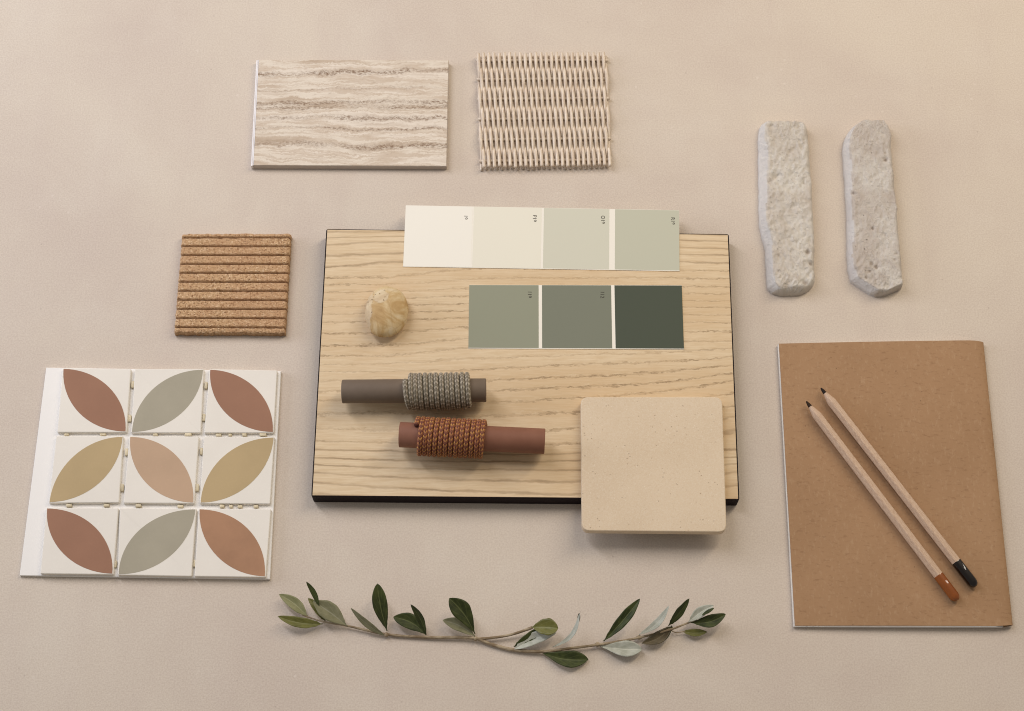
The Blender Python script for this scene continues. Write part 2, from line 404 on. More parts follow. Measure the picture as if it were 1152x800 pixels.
# side skirt down to the core
ed = [i for i in range(NX+1)] + [j*(NX+1)+NX for j in range(1, NY+1)] + [NY*(NX+1)+i for i in range(NX-1, -1, -1)] + [j*(NX+1) for j in range(NY-1, 0, -1)]
n0 = len(vs)
for e in ed: vs.append((vs[e][0], vs[e][1], ZB-.0006)); rg.append(rg[e])
for k in range(len(ed)):
    k2 = (k+1) % len(ed); fs.append((ed[k], ed[k2], n0+k2, n0+k))
mk('veneer', vs, fs, M_veneer, board, attrs={'ring': rg}, angle=40)

# ------------------------------------------------------------------ paint cards
def text_mesh(name, s, size, loc, rot, mat, parent):
    cu = bpy.data.curves.new(name, 'FONT'); cu.body = s; cu.size = size*1.12; cu.align_x = 'CENTER'; cu.align_y = 'CENTER'; cu.offset = .00004; cu.extrude = .00001
    tmp = bpy.data.objects.new(name+'_t', cu); C.objects.link(tmp)
    bpy.context.view_layer.update()
    me = bpy.data.meshes.new_from_object(tmp.evaluated_get(bpy.context.evaluated_depsgraph_get()))
    bpy.data.objects.remove(tmp); me.materials.clear(); me.materials.append(mat); me.name = name
    o = bpy.data.objects.new(name, me); C.objects.link(o); o.parent = parent
    o.location = Vector(loc)-Vector(parent['_o']); o.rotation_euler = (0, 0, rot); return o
def card(quad, zb, cuts, cols, texts, label, cat, group, texoff):
    zt = zb+.0005
    Q = pquad(quad, zt)
    root = thing('paint_card', (sum(p.x for p in Q)/4, sum(p.y for p in Q)/4, zb), label, cat, group)
    v, f = prism(Q, zb+.00002, zt, 0); mk('card', v, f, M_card, root, smooth=False)
    Q3 = Q
    for (u0, u1), (nm, col), tx in zip(cuts, cols, texts):
        e = .0
        sq = [lerpq(Q3, u0, .004), lerpq(Q3, u1, .004), lerpq(Q3, u1, .99), lerpq(Q3, u0, .99)]
        v, f = prism(sq, zt-.0001, zt+.00006, 0)
        s_ = mk('swatch', v, f, paper('paint_'+nm.replace(' ', '_'), col, .62, .3, .02), root, smooth=False)
        s_['label'] = nm+' paint swatch'
        if tx:
            pp = lerpq(sq, 1-texoff[0], texoff[1])
            text_mesh('code', tx, .0034, (pp.x, pp.y, zt+.0001), R(-92), M_ink, s_)
    return root
card([(456.5, 231), (764, 236.5), (764.5, 305), (453.5, 300)], ZB, [(0, .245), (.25, .497), (.506, .745), (.766, 1)],
     [('off white', (.88, .85, .765)), ('pale cream', (.81, .78, .665)), ('light grey green', (.64, .63, .52)), ('pale sage', (.535, .535, .425))],
     ['19', 'P19', 'O19', 'R19'], 'long pale paint card fading from off white to light sage overhanging the board top edge', 'paint card', None, (.10, .18))
card([(528, 320.5), (767, 321), (769.5, 393), (527, 392)], ZB, [(0, .326), (.342, .667), (.683, 1)],
     [('muted sage green', (.290, .300, .220)), ('deep sage green', (.200, .212, .160)), ('dark forest green', (.066, .080, .055))],
     ['119', '112', None], 'darker paint card with three muted green swatches lying on the wooden board', 'paint card', None, (.13, .15))

# ------------------------------------------------------------------ beige surface sample
zt = ZB+.0066
Q = pquad([(653.2, 446.5), (812.5, 446.5), (817.5, 598.5), (654.5, 597)], zt)
p0 = at(735, 520, ZB).to_2d()
v, f = prism(roundpoly(Q, .0058, 8), ZB+.0001, zt, .0007, 3)
o = mk('stone_sample', v, f, M_sample, origin=(p0.x, p0.y, ZB), smooth=False)
tag(o, 'square beige speckled stone sample with rounded corners overhanging the board bottom edge', 'stone sample')

# ------------------------------------------------------------------ pebble
pc = at(435, 350, ZB+.008); rx, ry, rz = .0157, .0202, .0088
bm = bmesh.new(); bmesh.ops.create_icosphere(bm, subdivisions=6, radius=1)
vs = []; cr_ = []
for w in bm.verts:
    p = w.co.copy(); k = 1+.045*nz(p.x*1.3+3, p.y*1.3, p.z*1.3)+.02*nz(p.x*3, p.y*3+7, p.z*3)
    cx2 = math.exp(-((p.x+.25)**2/.20+(p.y-.45)**2/.12)) if p.z > 0 else 0
    cx2 = max(cx2, math.exp(-((p.x+.95)**2/.14)))*(1 if p.z > -.3 else 0)
    k += .018*cx2*fbm(p.x*9, p.y*9, p.z*9)
    k *= 1 - .05*max(0, p.y)*(1 if p.x > 0 else .6)
    vs.append(Vector((pc.x+p.x*k*rx+p.y*.0008, pc.y+p.y*k*ry, ZB+rz+(p.z if p.z > 0 else -abs(p.z)**1.15*.85)*k*rz))); cr_.append(cx2)
mz = min(p.z for p in vs)
for p in vs: p.z += ZB-mz-.0001
fs = [tuple(x.index for x in f_.verts) for f_ in bm.faces]; bm.free()
o = mk('pebble', vs, fs, M_pebble, origin=(pc.x, pc.y, ZB), attrs={'crust': cr_})
tag(o, 'smooth oval cream and tan pebble with a crusty patch on the wooden board', 'pebble')

# ------------------------------------------------------------------ cord wrapped rods
def wrapped(x0, y0, x1, y1, rr, c0, c1, turns, mrod, mcord, label, lean, sgn=1):
    ra, rc = .00180, .0025; Rc = rr+rc*.95
    zc = ZB + Rc+rc+.0002
    A, B = at(x0, y0, zc), at(x1, y1, zc); ax = (B-A).normalized(); L = (B-A).length
    side = Vector((-ax.y, ax.x, 0)); up = Vector((0, 0, 1))
    root = thing('cord_wrapped_rod', (((A+B)/2).x, ((A+B)/2).y, ZB), label, 'wrapped rod', None)
    vs = []; fs = []; N = 48
    prof = [(0, 0), (0, rr-.0006), (.0002, rr-.0002), (.0006, rr), (L/2, rr), (L-.0006, rr), (L-.0002, rr-.0002), (L, rr-.0006), (L, 0)]
    for s, r in prof:
        for i in range(N):
            a = 2*math.pi*i/N; vs.append(A+ax*s+side*(math.cos(a)*r)+up*(math.sin(a)*r))
    for k in range(len(prof)-1):
        for i in range(N):
            j = (i+1) % N; fs.append((k*N+i, k*N+j, (k+1)*N+j, (k+1)*N+i))
    mk('rod', vs, fs, mrod, root, angle=50)
    # helix with a diamond braid in relief
    NS = 24; per = 190; T = int(turns*per); vs = []; fs = []; st_ = []; wv_ = []
    s0 = (c0-x0)/(x1-x0)*L; s1 = (c1-x0)/(x1-x0)*L
    rnd = [nz(k*.37+.5, 3.3)*.0009 for k in range(int(turns)+3)]
    slen = 0; prev = None
    def centre(k):
        tt = k/per; a = 2*math.pi*tt*sgn + 1.2
        kk = int(tt); w = tt-kk; jit = rnd[kk]*(1-w)+rnd[kk+1]*w
        loosex = lean*max(0, 1-tt/2.2)*(1-math.cos(a-math.pi/2))/2
        s = s0+ra + (s1-s0-2*ra)*tt/turns + jit + loosex
        rad = Rc + .0001 + .00035*nz(tt*2.3, 9.1)
        return A+ax*s+side*(math.cos(a)*rad-.0005)+up*(math.sin(a)*rad), (side*math.cos(a)+up*math.sin(a))
    for k in range(T+1):
        p, rad = centre(k); p2, _ = centre(k+1); tg = (p2-p).normalized(); bi = tg.cross(rad).normalized()
        if prev is not None: slen += (p-prev).length
        prev = p; endt = 1.0
        for i in range(NS):
            u = i/NS; col4 = frac(u*5); tri = abs(col4-.5)*2
            f_ = slen/.0015 + tri*1.15; fs_ = frac(f_)
            seam = min(1.0, min(fs_, 1-fs_)*3.4, (1-tri)*3.0 + .15)
            which = 1.0 if (math.floor(f_)+math.floor(u*5)) % 2 else .0
            g = 1+.16*(seam-.6)
            an = 2*math.pi*u
            vs.append(p + rad*(math.cos(an)*rc*g) + bi*(math.sin(an)*ra*g)); st_.append(seam); wv_.append(which)
    for k in range(T):
        for i in range(NS):
            j = (i+1) % NS; fs.append((k*NS+i, k*NS+j, (k+1)*NS+j, (k+1)*NS+i))
    fs.append(tuple(range(NS))); fs.append(tuple(T*NS+i for i in range(NS)))
    mk('cord', vs, fs, mcord, root, attrs={'st': st_, 'wv': wv_})
wrapped(385, 440.5, 547, 439, .0083, 453.5, 530.5, 12.3, M_rodg, M_cordg, 'taupe rod wrapped in grey beige braided cord, upper one of two on the board', .0035)
wrapped(449.5, 489, 613, 496.5, .0088, 466, 548, 13.3, M_rodr, M_cordr, 'terracotta rod wrapped in rust and orange braided cord lying below the grey one', 0, -1)

# ------------------------------------------------------------------ travertine tile
zt = .0058
Q = pquad([(289.5, 67), (505, 67.5), (502.5, 187), (283.5, 186)], zt)
root = thing('travertine_tile', ((Q[0]+Q[2])/2).to_3d(), 'rectangular travertine tile with brown wavy veins at the top left', 'stone tile')
v, f = prism(roundpoly(Q, .0004, 1), .0001, zt-.0006, 0); mk('tile_body', v, f, M_side, root, smooth=False)
e = .0011
Qf = [Q[0]+Vector((e, -.0002)), Q[1]+Vector((-.0003, -.0002)), Q[2]+Vector((-.0003, .0002)), Q[3]+Vector((e, .0002))]
v, f = prism(Qf, zt-.0006, zt, .0003, 2); mk('veined_face', v, f, M_trav, root, smooth=False)
vs = []
for a, b in ((Q[0], Qf[0]), (Q[3], Qf[3])):
    o_ = Vector((-.0011, 0))
    vs += [(a+o_).to_3d()+Vector((0, 0, .0002)), (a+o_*.9).to_3d()+Vector((0, 0, zt-.0014)), b.to_3d()+Vector((-.0001, 0, zt-.0001)), b.to_3d()+Vector((-.0001, 0, .0002))]
mk('left_edge', vs, [(0, 1, 5, 4), (1, 2, 6, 5), (0, 3, 2, 1), (4, 5, 6, 7), (2, 3, 7, 6), (0, 4, 7, 3)], M_left_edge, root, smooth=False)

# ------------------------------------------------------------------ rattan swatch
zc = .0031
QR = [at(536.5, 63, zc).to_2d(), at(683, 62.5, zc).to_2d(), at(687.5, 186.5, zc).to_2d(), at(540, 188.5, zc).to_2d()]
root = thing('rattan_swatch', ((QR[0]+QR[2])/2).to_3d(), 'square woven swatch of pale rattan reeds beside the travertine tile', 'rattan sample')
NSt = 50; rows = [.043, .215, .395, .575, .757, .945]
vs = []; fs = []
rr = .00108; amp = .0022
for s in range(NSt):
    u0 = (s+.5)/NSt; par = s % 2; K = 72; n0 = len(vs)
    jx = nz(s*3.7, 1.5)*.0006; ext = .012*nz(s*1.9, 5.5)
    for k in range(K+1):
        vv_ = -.012+ext*.6 + k/K*(1.02+ext*.5)
        # phase: alternates over / under between consecutive rods
        r_ = None
        for q_ in range(len(rows)-1):
            if rows[q_] <= vv_ <= rows[q_+1]: r_ = q_+(vv_-rows[q_])/(rows[q_+1]-rows[q_])
        if r_ is None: r_ = 0 if vv_ < rows[0] else len(rows)-1+min(.2, (vv_-rows[-1])*2)
        ph = math.cos(math.pi*(r_+par))
        shape = ph
        u = u0 + .0014*nz(s*2.1, vv_*4)
        bow = .012*math.sin(vv_*math.pi)*0
        p = lerpq(QR, u+bow, vv_)
        # neighbours pinch together between rods
        pin = .00022*math.sin(math.pi*(r_+par))
        cz = zc + amp*shape
        for i in range(8):
            a = 2*math.pi*i/8; vs.append((p.x+jx*.3+pin+math.cos(a)*rr*(1.10+.10*ph), p.y, cz+math.sin(a)*rr))
    for k in range(K):
        for i in range(8):
            j = (i+1) % 8; fs.append((n0+k*8+i, n0+k*8+j, n0+(k+1)*8+j, n0+(k+1)*8+i))
    fs.append(tuple(n0+i for i in range(8))); fs.append(tuple(n0+K*8+i for i in range(8)))
mk('woven_reeds', vs, fs, M_rattan, root)
for q_ in rows:
    a, b = lerpq(QR, -.006, q_), lerpq(QR, 1.008, q_); vs = []; fs = []
    K = 40; r3 = .00115
    for k in range(K+1):
        p = a*(1-k/K)+b*k/K; y_ = .0003*nz(k*.4, q_*9)
        for i in range(8):
            an = 2*math.pi*i/8; vs.append((p.x, p.y+y_+math.cos(an)*r3, zc+math.sin(an)*r3))
    for k in range(K):
        for i in range(8):
            j = (i+1) % 8; fs.append((k*8+i, k*8+j, (k+1)*8+j, (k+1)*8+i))
    fs.append(tuple(range(8))); fs.append(tuple(K*8+i for i in range(8)))
    mk('cross_rod', vs, fs, M_rattan, root)

# ------------------------------------------------------------------ rough cast stone slips
def slip(left, right, hh, mat, label, seed, chamL, pits, am=1.25):
    """left / right: outline at the table as (y_px, x_px) tables; built as a displaced slab"""
    y0, y1 = left[0][0], left[-1][0]
    ly = [a for a, b in left]; lx = [b for a, b in left]; ry_ = [a for a, b in right]; rx_ = [b for a, b in right]
    top = at((lx[0]+rx_[0])/2, y0, hh*.6); bot = at((lx[-1]+rx_[-1])/2, y1, 0)
    def lin(xs, ys, x):
        for i in range(len(xs)-1):
            if x <= xs[i+1]: return ys[i]+(ys[i+1]-ys[i])*(x-xs[i])/(xs[i+1]-xs[i])
        return ys[-1]
    ds = [0, .0001, .0004, .0008, .0014, .0022, .0032, .0045]
    Lr = (top-bot).length; Wd = .036
    def params(Ltot, n):
        e = [d/Ltot for d in ds]; m = [e[-1]+(1-2*e[-1])*k/n for k in range(1, n)]
        return e+m+[1-q for q in reversed(e)]
    V = params(Lr, 150); U = params(Wd, 46)
    vs = []; fs = []; dp = []; lit_ = []
    for v in V:
        Y = y0+(y1-y0)*v
        xl, xr = lin(ly, lx, Y), lin(ry_, rx_, Y)
        # same world row
        q_ = max(0, (v-.86)/.14); zr_ = hh*.65*(1-q_*q_*(3-2*q_))
        pl = at(xl, Y, zr_*.5); pr = at(xr, Y, zr_*.7); pl.y = at(xl, Y, zr_).y; w = pr.x-pl.x
        dv = min(v, 1-v)*Lr
        for u in U:
            X = pl.x+(pr.x-pl.x)*u; Yw = pl.y
            dl, dr = u*w, (1-u)*w
            n = fbm(X*60+seed, Yw*60, 0, 4); n2 = fbm(X*230+seed, Yw*150, 2, 4)
            def prof(d, c_): return min(1.0, (max(0, d)/c_)**.5) if d < c_ else 1.0
            def cprof(d, c_): return min(1.0, .35+.65*d/c_) if d > .00005 else 0.0
            cham = chamL*(.85+.5*nz(Yw*40, seed))
            ht = min(cprof(dl, cham)*1.0, prof(dr, .0026+.0022*n), prof(dv, .0026+.0022*n))
            n5 = abs(fbm(X*150-Yw*110+seed, Yw*60+X*60, 5, 4)); n6 = abs(fbm(X*420-Yw*300+seed, Yw*130+X*130, 5, 3)); z = hh*ht + am*(.0009*n+.0005*n2-.0009*n5*(.5+abs(n)*2)-.0008*n6+.0004)*min(1, ht*1.2)*(1 if dl > .001 else .2)
            pit = 0
            for (px_, py_, rad, dep) in pits:
                pp = at(px_, py_, hh); q2 = ((X-pp.x)**2+(Yw-pp.y)**2)/rad**2
                q2 *= 1+.8*nz(X*400, Yw*400, seed)
                if q2 < 4: z -= dep*math.exp(-q2*1.5); pit = max(pit, math.exp(-q2*1.5)*min(1, dep/.0018))
            lit_.append(1.0 if cprof(dl, cham) < .93 and dv > .002 else 0.0)  # marks the left chamfer that carries the painted side light
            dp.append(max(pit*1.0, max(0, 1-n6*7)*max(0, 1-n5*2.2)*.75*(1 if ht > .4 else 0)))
            jx = .00055*fbm(Yw*120, seed, 3)*(1 if u in (U[0], U[1], U[-1], U[-2]) else .6)
            vs.append((X+jx, Yw+.0004*nz(X*150, seed), max(0, z) if dv > 0 and 0 < u < 1 else 0.0))
    nu = len(U)
    for j in range(len(V)-1):
        for i in range(nu-1):
            a = j*nu+i; fs.append((a, a+nu, a+nu+1, a+1))
    base = [j*nu for j in range(len(V))]
    cx0 = sum(p[0] for p in vs)/len(vs); cy0 = sum(p[1] for p in vs)/len(vs)
    o = mk('stone_slip', vs, fs, mat, origin=(cx0, cy0, 0), attrs={'dep': dp, 'cut': lit_})
    tag(o, label, 'stone slip', 'rough whitewashed stone slips at the upper right')
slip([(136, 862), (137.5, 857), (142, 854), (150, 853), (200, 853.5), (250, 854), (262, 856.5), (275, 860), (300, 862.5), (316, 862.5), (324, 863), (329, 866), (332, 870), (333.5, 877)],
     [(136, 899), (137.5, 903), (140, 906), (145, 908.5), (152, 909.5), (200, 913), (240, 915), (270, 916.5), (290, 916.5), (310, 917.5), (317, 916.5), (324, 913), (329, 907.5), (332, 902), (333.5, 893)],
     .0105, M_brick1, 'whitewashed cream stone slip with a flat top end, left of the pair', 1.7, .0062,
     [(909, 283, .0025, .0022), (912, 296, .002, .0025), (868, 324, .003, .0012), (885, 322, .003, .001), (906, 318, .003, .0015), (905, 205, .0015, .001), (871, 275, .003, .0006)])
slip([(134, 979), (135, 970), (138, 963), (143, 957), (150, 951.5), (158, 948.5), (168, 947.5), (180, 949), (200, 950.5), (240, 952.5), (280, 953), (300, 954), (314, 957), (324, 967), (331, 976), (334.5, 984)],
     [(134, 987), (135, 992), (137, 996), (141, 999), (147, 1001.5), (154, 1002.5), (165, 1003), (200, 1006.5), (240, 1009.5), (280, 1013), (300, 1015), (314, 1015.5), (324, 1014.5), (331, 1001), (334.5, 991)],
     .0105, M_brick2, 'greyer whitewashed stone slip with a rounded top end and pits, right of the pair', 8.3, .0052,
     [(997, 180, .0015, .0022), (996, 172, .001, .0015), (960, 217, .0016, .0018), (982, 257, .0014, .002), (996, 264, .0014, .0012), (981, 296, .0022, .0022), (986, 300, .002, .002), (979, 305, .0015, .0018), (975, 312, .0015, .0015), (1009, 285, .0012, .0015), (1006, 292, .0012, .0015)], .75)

# ------------------------------------------------------------------ ribbed clay sample
hz = .0070
QC = pquad([(204.5, 262.5), (327, 262.5), (320.5, 374), (195.5, 373.5)], hz)
org = ((QC[0]+QC[2])/2).to_3d()
NR = 11; per = 16
vs = []; fs = []; gr = []; U = [0, .004, .012, .025]+[.025+.95*k/90 for k in range(1, 90)]+[.975, .988, .996, 1]
V = []
for r in range(NR):
    for k in range(per): V.append((r+k/per)/NR)
V.append(1.0)
Vall = [(0, 0)] + [(v_, 1) for v_ in V] + [(1, 0)]
Uall = [(0, 0)]+[(u_, 1) for u_ in U]+[(1, 0)]
for v_, iv in Vall:
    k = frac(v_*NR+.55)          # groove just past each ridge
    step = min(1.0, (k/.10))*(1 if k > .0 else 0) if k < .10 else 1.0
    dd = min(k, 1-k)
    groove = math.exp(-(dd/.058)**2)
    for u_, iu in Uall:
        p = lerpq(QC, u_, v_)
        n = fbm(p.x*260, p.y*260, 1, 4); n2 = fbm(p.x*900, p.y*900, 4, 3)
        z = hz - .0030*groove*(1+.4*nz(p.x*300, v_*NR)) - .0007*(k-.5)*-1 + .00035*n+.00022*n2
        eu = min(u_, 1-u_); ev = min(v_, 1-v_)
        z -= .0018*math.exp(-eu/.006)+.0012*math.exp(-ev/.012)
        jit = Vector((.0006*nz(p.y*500, 2.2), .0007*nz(p.x*420, v_*9+.3)))*(1 if (eu < .02 or ev < .03) else .4)
        if not (iv and iu): z = 0.0002
        if groove > .5: jit += Vector((0, .0003*nz(p.x*350, 5+v_*NR)))
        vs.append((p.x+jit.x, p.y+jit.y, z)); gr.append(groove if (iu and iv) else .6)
nu = len(Uall)
for j in range(len(Vall)-1):
    for i in range(nu-1):
        a = j*nu+i; fs.append((a, a+nu, a+nu+1, a+1))
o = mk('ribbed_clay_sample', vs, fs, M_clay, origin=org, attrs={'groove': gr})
tag(o, 'square tan brown sample with rough grainy horizontal ribs, left of the wooden board', 'ribbed sample')

# ------------------------------------------------------------------ mosaic sheet
zb = .0026; zt = .0055
QB = pquad([(52, 413.5), (316, 417.5), (303.5, 651.5), (22, 647.5)], zb)
root = thing('mosaic_sheet', ((QB[0]+QB[2])/2).to_3d(), 'white mosaic tile sheet with rust, grey and ochre petal shapes at the lower left', 'mosaic sample')
v, f = prism(QB, .0001, zb, .0003, 1); mk('backing_board', v, f, M_back, root, smooth=False)
TL = [
 [[(70.5, 414), (147.5, 415), (142.3, 486.5), (64, 486.5)], [(151.5, 415), (229.5, 415), (226, 487), (147.3, 487)], [(235.5, 415), (312, 416.5), (308, 487), (229.5, 487)]],
 [[(63, 490.5), (139, 490.5), (134, 565.5), (54.5, 566)], [(145.5, 490.5), (224, 490.8), (218.5, 566.5), (138.5, 566)], [(229, 491), (309, 491.3), (304, 567), (224.5, 566.5)]],
 [[(52, 571), (133.5, 571.5), (127.5, 646.5), (45, 645.5)], [(134.5, 571.5), (221, 572), (215.5, 648.5), (132.3, 647)], [(223.5, 572), (305, 572.5), (299, 649.5), (218.5, 648.5)]]]
PC = [[('rust', 0), ('grey', 1), ('rust', 0)], [('ochre', 1), ('pink', 0), ('ochre', 1)], [('rust', 0), ('grey', 1), ('rust2', 0)]]
PM = {'rust': M_rust, 'grey': M_grey, 'ochre': M_ochre, 'pink': M_pink, 'rust2': M_rust2}
PN = {'rust': 'rust brown', 'grey': 'grey', 'ochre': 'ochre yellow', 'pink': 'pinkish tan', 'rust2': 'rust brown'}
for r_ in range(3):
    for c_ in range(3):
        q = pquad(TL[r_][c_], zt)
        v, f = prism(roundpoly(q, .0009, 3), zb-.0002, zt, .0007, 3)
        tl = mk('tile', v, f, M_tile, root, smooth=False); nm, dr = PC[r_][c_]
        tl['label'] = 'white tile with a %s petal' % PN[nm]
        # petal: two quarter circles meeting at opposite corners
        pts = []; NP = 22; m_ = .97; o0 = .015
        for k in range(NP+1):
            a = math.pi/2*k/NP; pts.append((math.sin(a), 1-math.cos(a)))          # from (0,0) curving to (1,1), below the diagonal
        for k in range(1, NP):
            a = math.pi/2*k/NP; pts.append((1-math.sin(a), math.cos(a)))
        pts = [(o0+x_*m_, o0+y_*m_) for x_, y_ in pts]
        if dr == 0: P = [lerpq(q, x_, y_) for x_, y_ in pts]
        else: P = [lerpq(q, x_, 1-y_) for x_, y_ in pts]
        v, f = prism(P, zt-.0003, zt+.00012, 0); mk('petal', v, f, PM[nm], tl, smooth=False)
def glue(px, py, w, h_, rot=0):
    p = at(px, py, zb+.001).to_2d(); u = Vector((w/2, 0)); s_ = Vector((0, h_/2))
    P = roundpoly([p-u-s_, p+u-s_, p+u+s_, p-u+s_], min(w, h_)*.3, 3)
    P = [q_+Vector((nz(q_.x*900, q_.y*900)*.0003, nz(q_.y*900, q_.x*700)*.0003)) for q_ in P]
    v, f = prism(P, zb-.0001, zb+.0018+random.random()*.0009, .0004, 2); mk('glue_tab', v, f, M_glue, root)
for (x_, y_) in [(149.5, 433), (146, 471), (232, 434), (229.5, 470), (142.5, 509), (137.5, 549), (226.5, 508), (222, 549), (129.5, 635), (219.5, 634)]:
    glue(x_, y_, .0023, .0052)
for (x_, y_, w_) in [(75, 489, .004), (116, 489, .005), (175, 489.3, .004), (212, 489.5, .006), (246, 489.5, .005), (259, 489.5, .003), (275, 489.5, .004), (296, 489.7, .006),
                 (78, 569, .005), (120, 569, .005), (156, 569.5, .005), (203, 569.8, .005), (250, 570, .004), (260, 570, .003), (270, 570, .004), (288, 570, .004)]:
    glue(x_, y_, w_*.8, .0022)

# ------------------------------------------------------------------ notebook
zn = .0052
QN = [at(876.5, 386, zn-.0006).to_2d(), at(1107, 383, zn-.0006).to_2d(), at(1140.5, 704.5, zn-.0006).to_2d(), at(894.5, 703.5, zn-.0006).to_2d()]
root = thing('notebook', ((QN[0]+QN[2])/2).to_3d(), 'brown kraft paper notebook lying under the two pencils', 'notebook')
Lw = (QN[1]-QN[0]).length
def nb_loft(path, name, mat, v0, v1, nv=24, wav=0):
    """path: closed list of (distance from left edge, z)"""
    vs = []; fs = []; n = len(path)
    for j in range(nv+1):
        v_ = v0+(v1-v0)*(.5-.5*math.cos(math.pi*j/nv))
        for d_, z_ in path:
            p = lerpq(QN, d_/Lw, v_); zz = z_*(1+wav*nz(v_*3, d_*20)) if z_ > .001 else z_
            edge = max(0, (d_-(Lw-.014))/.014)**2*.0011
            vs.append((p.x, p.y+edge*(-1 if v_ < .5 else 1)*max(0, 1-min(v_, 1-v_)*25), zz))
    for j in range(nv):
        for i in range(n):
            k = (i+1) % n; fs.append((j*n+i, j*n+k, (j+1)*n+k, (j+1)*n+i))
    return vs, fs, n, nv
outer = []; th = .00035
def ztop(d_): return zn - .0016*(1-min(1, d_/.11))**2 - .00000*d_
K = 22
for k in range(K+1):
    d_ = (Lw-.0105)*k/K; outer.append((d_, ztop(d_)))
rs = ztop(Lw)/2
for k in range(1, 12):
    a = math.pi*k/12; outer.append((Lw-.0105+.0105*math.sin(a)**.7, rs+rs*math.cos(a)))
for k in range(K+1): outer.append(((Lw-.0105)*(1-k/K), .00005))
inner = []
for i, (d_, z_) in enumerate(outer):
    a = outer[max(0, i-1)]; b = outer[min(len(outer)-1, i+1)]; t_ = Vector((b[0]-a[0], b[1]-a[1])).normalized()
    inner.append((d_+t_.y*th, z_-t_.x*th))
path = outer+inner[::-1]
vs, fs, n, nv = nb_loft(path, '', None, 0, 1, wav=.02)
m = len(outer)
for base_ in (0, nv*n):
    for i in range(m-1): fs.append((base_+i, base_+i+1, base_+n-2-i, base_+n-1-i))
mk('kraft_cover', vs, fs, M_kraft, root, angle=40)
pg = [(-.0007, .0006)]+[(-.0007+(Lw-.0125+.0007)*k/K, ztop(max(0, -.0007+(Lw-.0125)*k/K))-th-.0001) for k in range(K+1)]+[(Lw-.0075, rs*1.4), (Lw-.0065, rs), (Lw-.0075, .0008), (Lw-.0125, .0006)]
vs, fs, n, nv = nb_loft(pg, '', None, .0008, 1.0025, wav=.02)
fs.append(tuple(range(n))); fs.append(tuple(nv*n+i for i in range(n)))
mk('pages', vs, fs, M_pages, root, angle=40)

# ------------------------------------------------------------------ pencils
def pencil(tip, end, lac, lead, label, roll):
    zr = zn+.0037
    A, B = at(*tip, zr), at(*end, zr); ax = (B-A).normalized(); L = (B-A).length
    side = Vector((-ax.y, ax.x, 0)); up = Vector((0, 0, 1)); N = 48
    root = thing('pencil', (((A+B)/2).x, ((A+B)/2).y, zn), label, 'pencil', 'natural wood pencils on the notebook')
    r0 = .0036
    def hexr(a):   # rounded hexagon
        b = (a % (math.pi/3))-math.pi/6; r = math.cos(math.pi/6)/math.cos(b)
        return r0*min(r*1.045, 1.0)
    def ring(s, sc, rnd=0):
        out = []
        for i in range(N):
            a = 2*math.pi*i/N; r = hexr(a+roll)*(1-rnd)+r0*.93*rnd; r *= sc
            out.append(A+ax*s+side*(math.cos(a)*r)+up*(math.sin(a)*r))
        return out
    def body(name, prof, mat, cap=True, hexcone=False):
        vs = []; fs = []; al = []; ar = []
        for s, sc, rnd in prof:
            vs += ring(s, sc, rnd); al += [s*100]*N; ar += [i/N*6.28 for i in range(N)]
        for k in range(len(prof)-1):
            for i in range(N):
                j = (i+1) % N; fs.append((k*N+i, k*N+j, (k+1)*N+j, (k+1)*N+i))
        fs.append(tuple(range(N))); fs.append(tuple((len(prof)-1)*N+i for i in range(N)))
        mk(name, vs, fs, mat, root, attrs={'al': al, 'ar': ar}, angle=55)
    Ld, Le = .0050, .0205
    # sharpened cone: scalloped where the cone meets the flats
    vs = []; fs = []; al = []; ar = []
    stn = [Ld, .0065, .0085, .0100, .0112, .0124, .0136, .015]+[.015+(L-Le-.015)*k/30 for k in range(1, 31)]
    for s in stn:
        for i in range(N):
            a = 2*math.pi*i/N; r = min(hexr(a+roll), r0*(.42+.58*(s-Ld)/.0085)); vs.append(A+ax*s+side*(math.cos(a)*r)+up*(math.sin(a)*r)); al.append(s*100); ar.append(i/N*6.28)
    for k in range(len(stn)-1):
        for i in range(N):
            j = (i+1) % N; fs.append((k*N+i, k*N+j, (k+1)*N+j, (k+1)*N+i))
    fs.append(tuple(range(N))); fs.append(tuple((len(stn)-1)*N+i for i in range(N)))
    mk('wooden_shaft', vs, fs, M_pencil, root, attrs={'al': al, 'ar': ar}, angle=55)
    body('lead', [(0, .08, 1), (.0004, .18, 1), (.0025, .34, 1), (Ld+.0001, .44, 1)], lead)
    e = L-Le
    body('lacquered_end', [(e, 1.05, .4), (e+.0004, 1.07, .7), (L-.0040, 1.07, .9), (L-.0026, 1.0, .95), (L-.0014, .84, 1), (L-.0005, .62, .8), (L, .32, 1), (L+.0001, .05, 1)], lac)
pencil((907, 451.5), (1077, 675.5), M_lacr, M_lead2, 'natural wood pencil with a glossy chestnut brown end on the notebook', .25)
pencil((923.5, 436.5), (1097.5, 660), M_lacb, M_lead, 'natural wood pencil with a glossy black end on the notebook', .15)

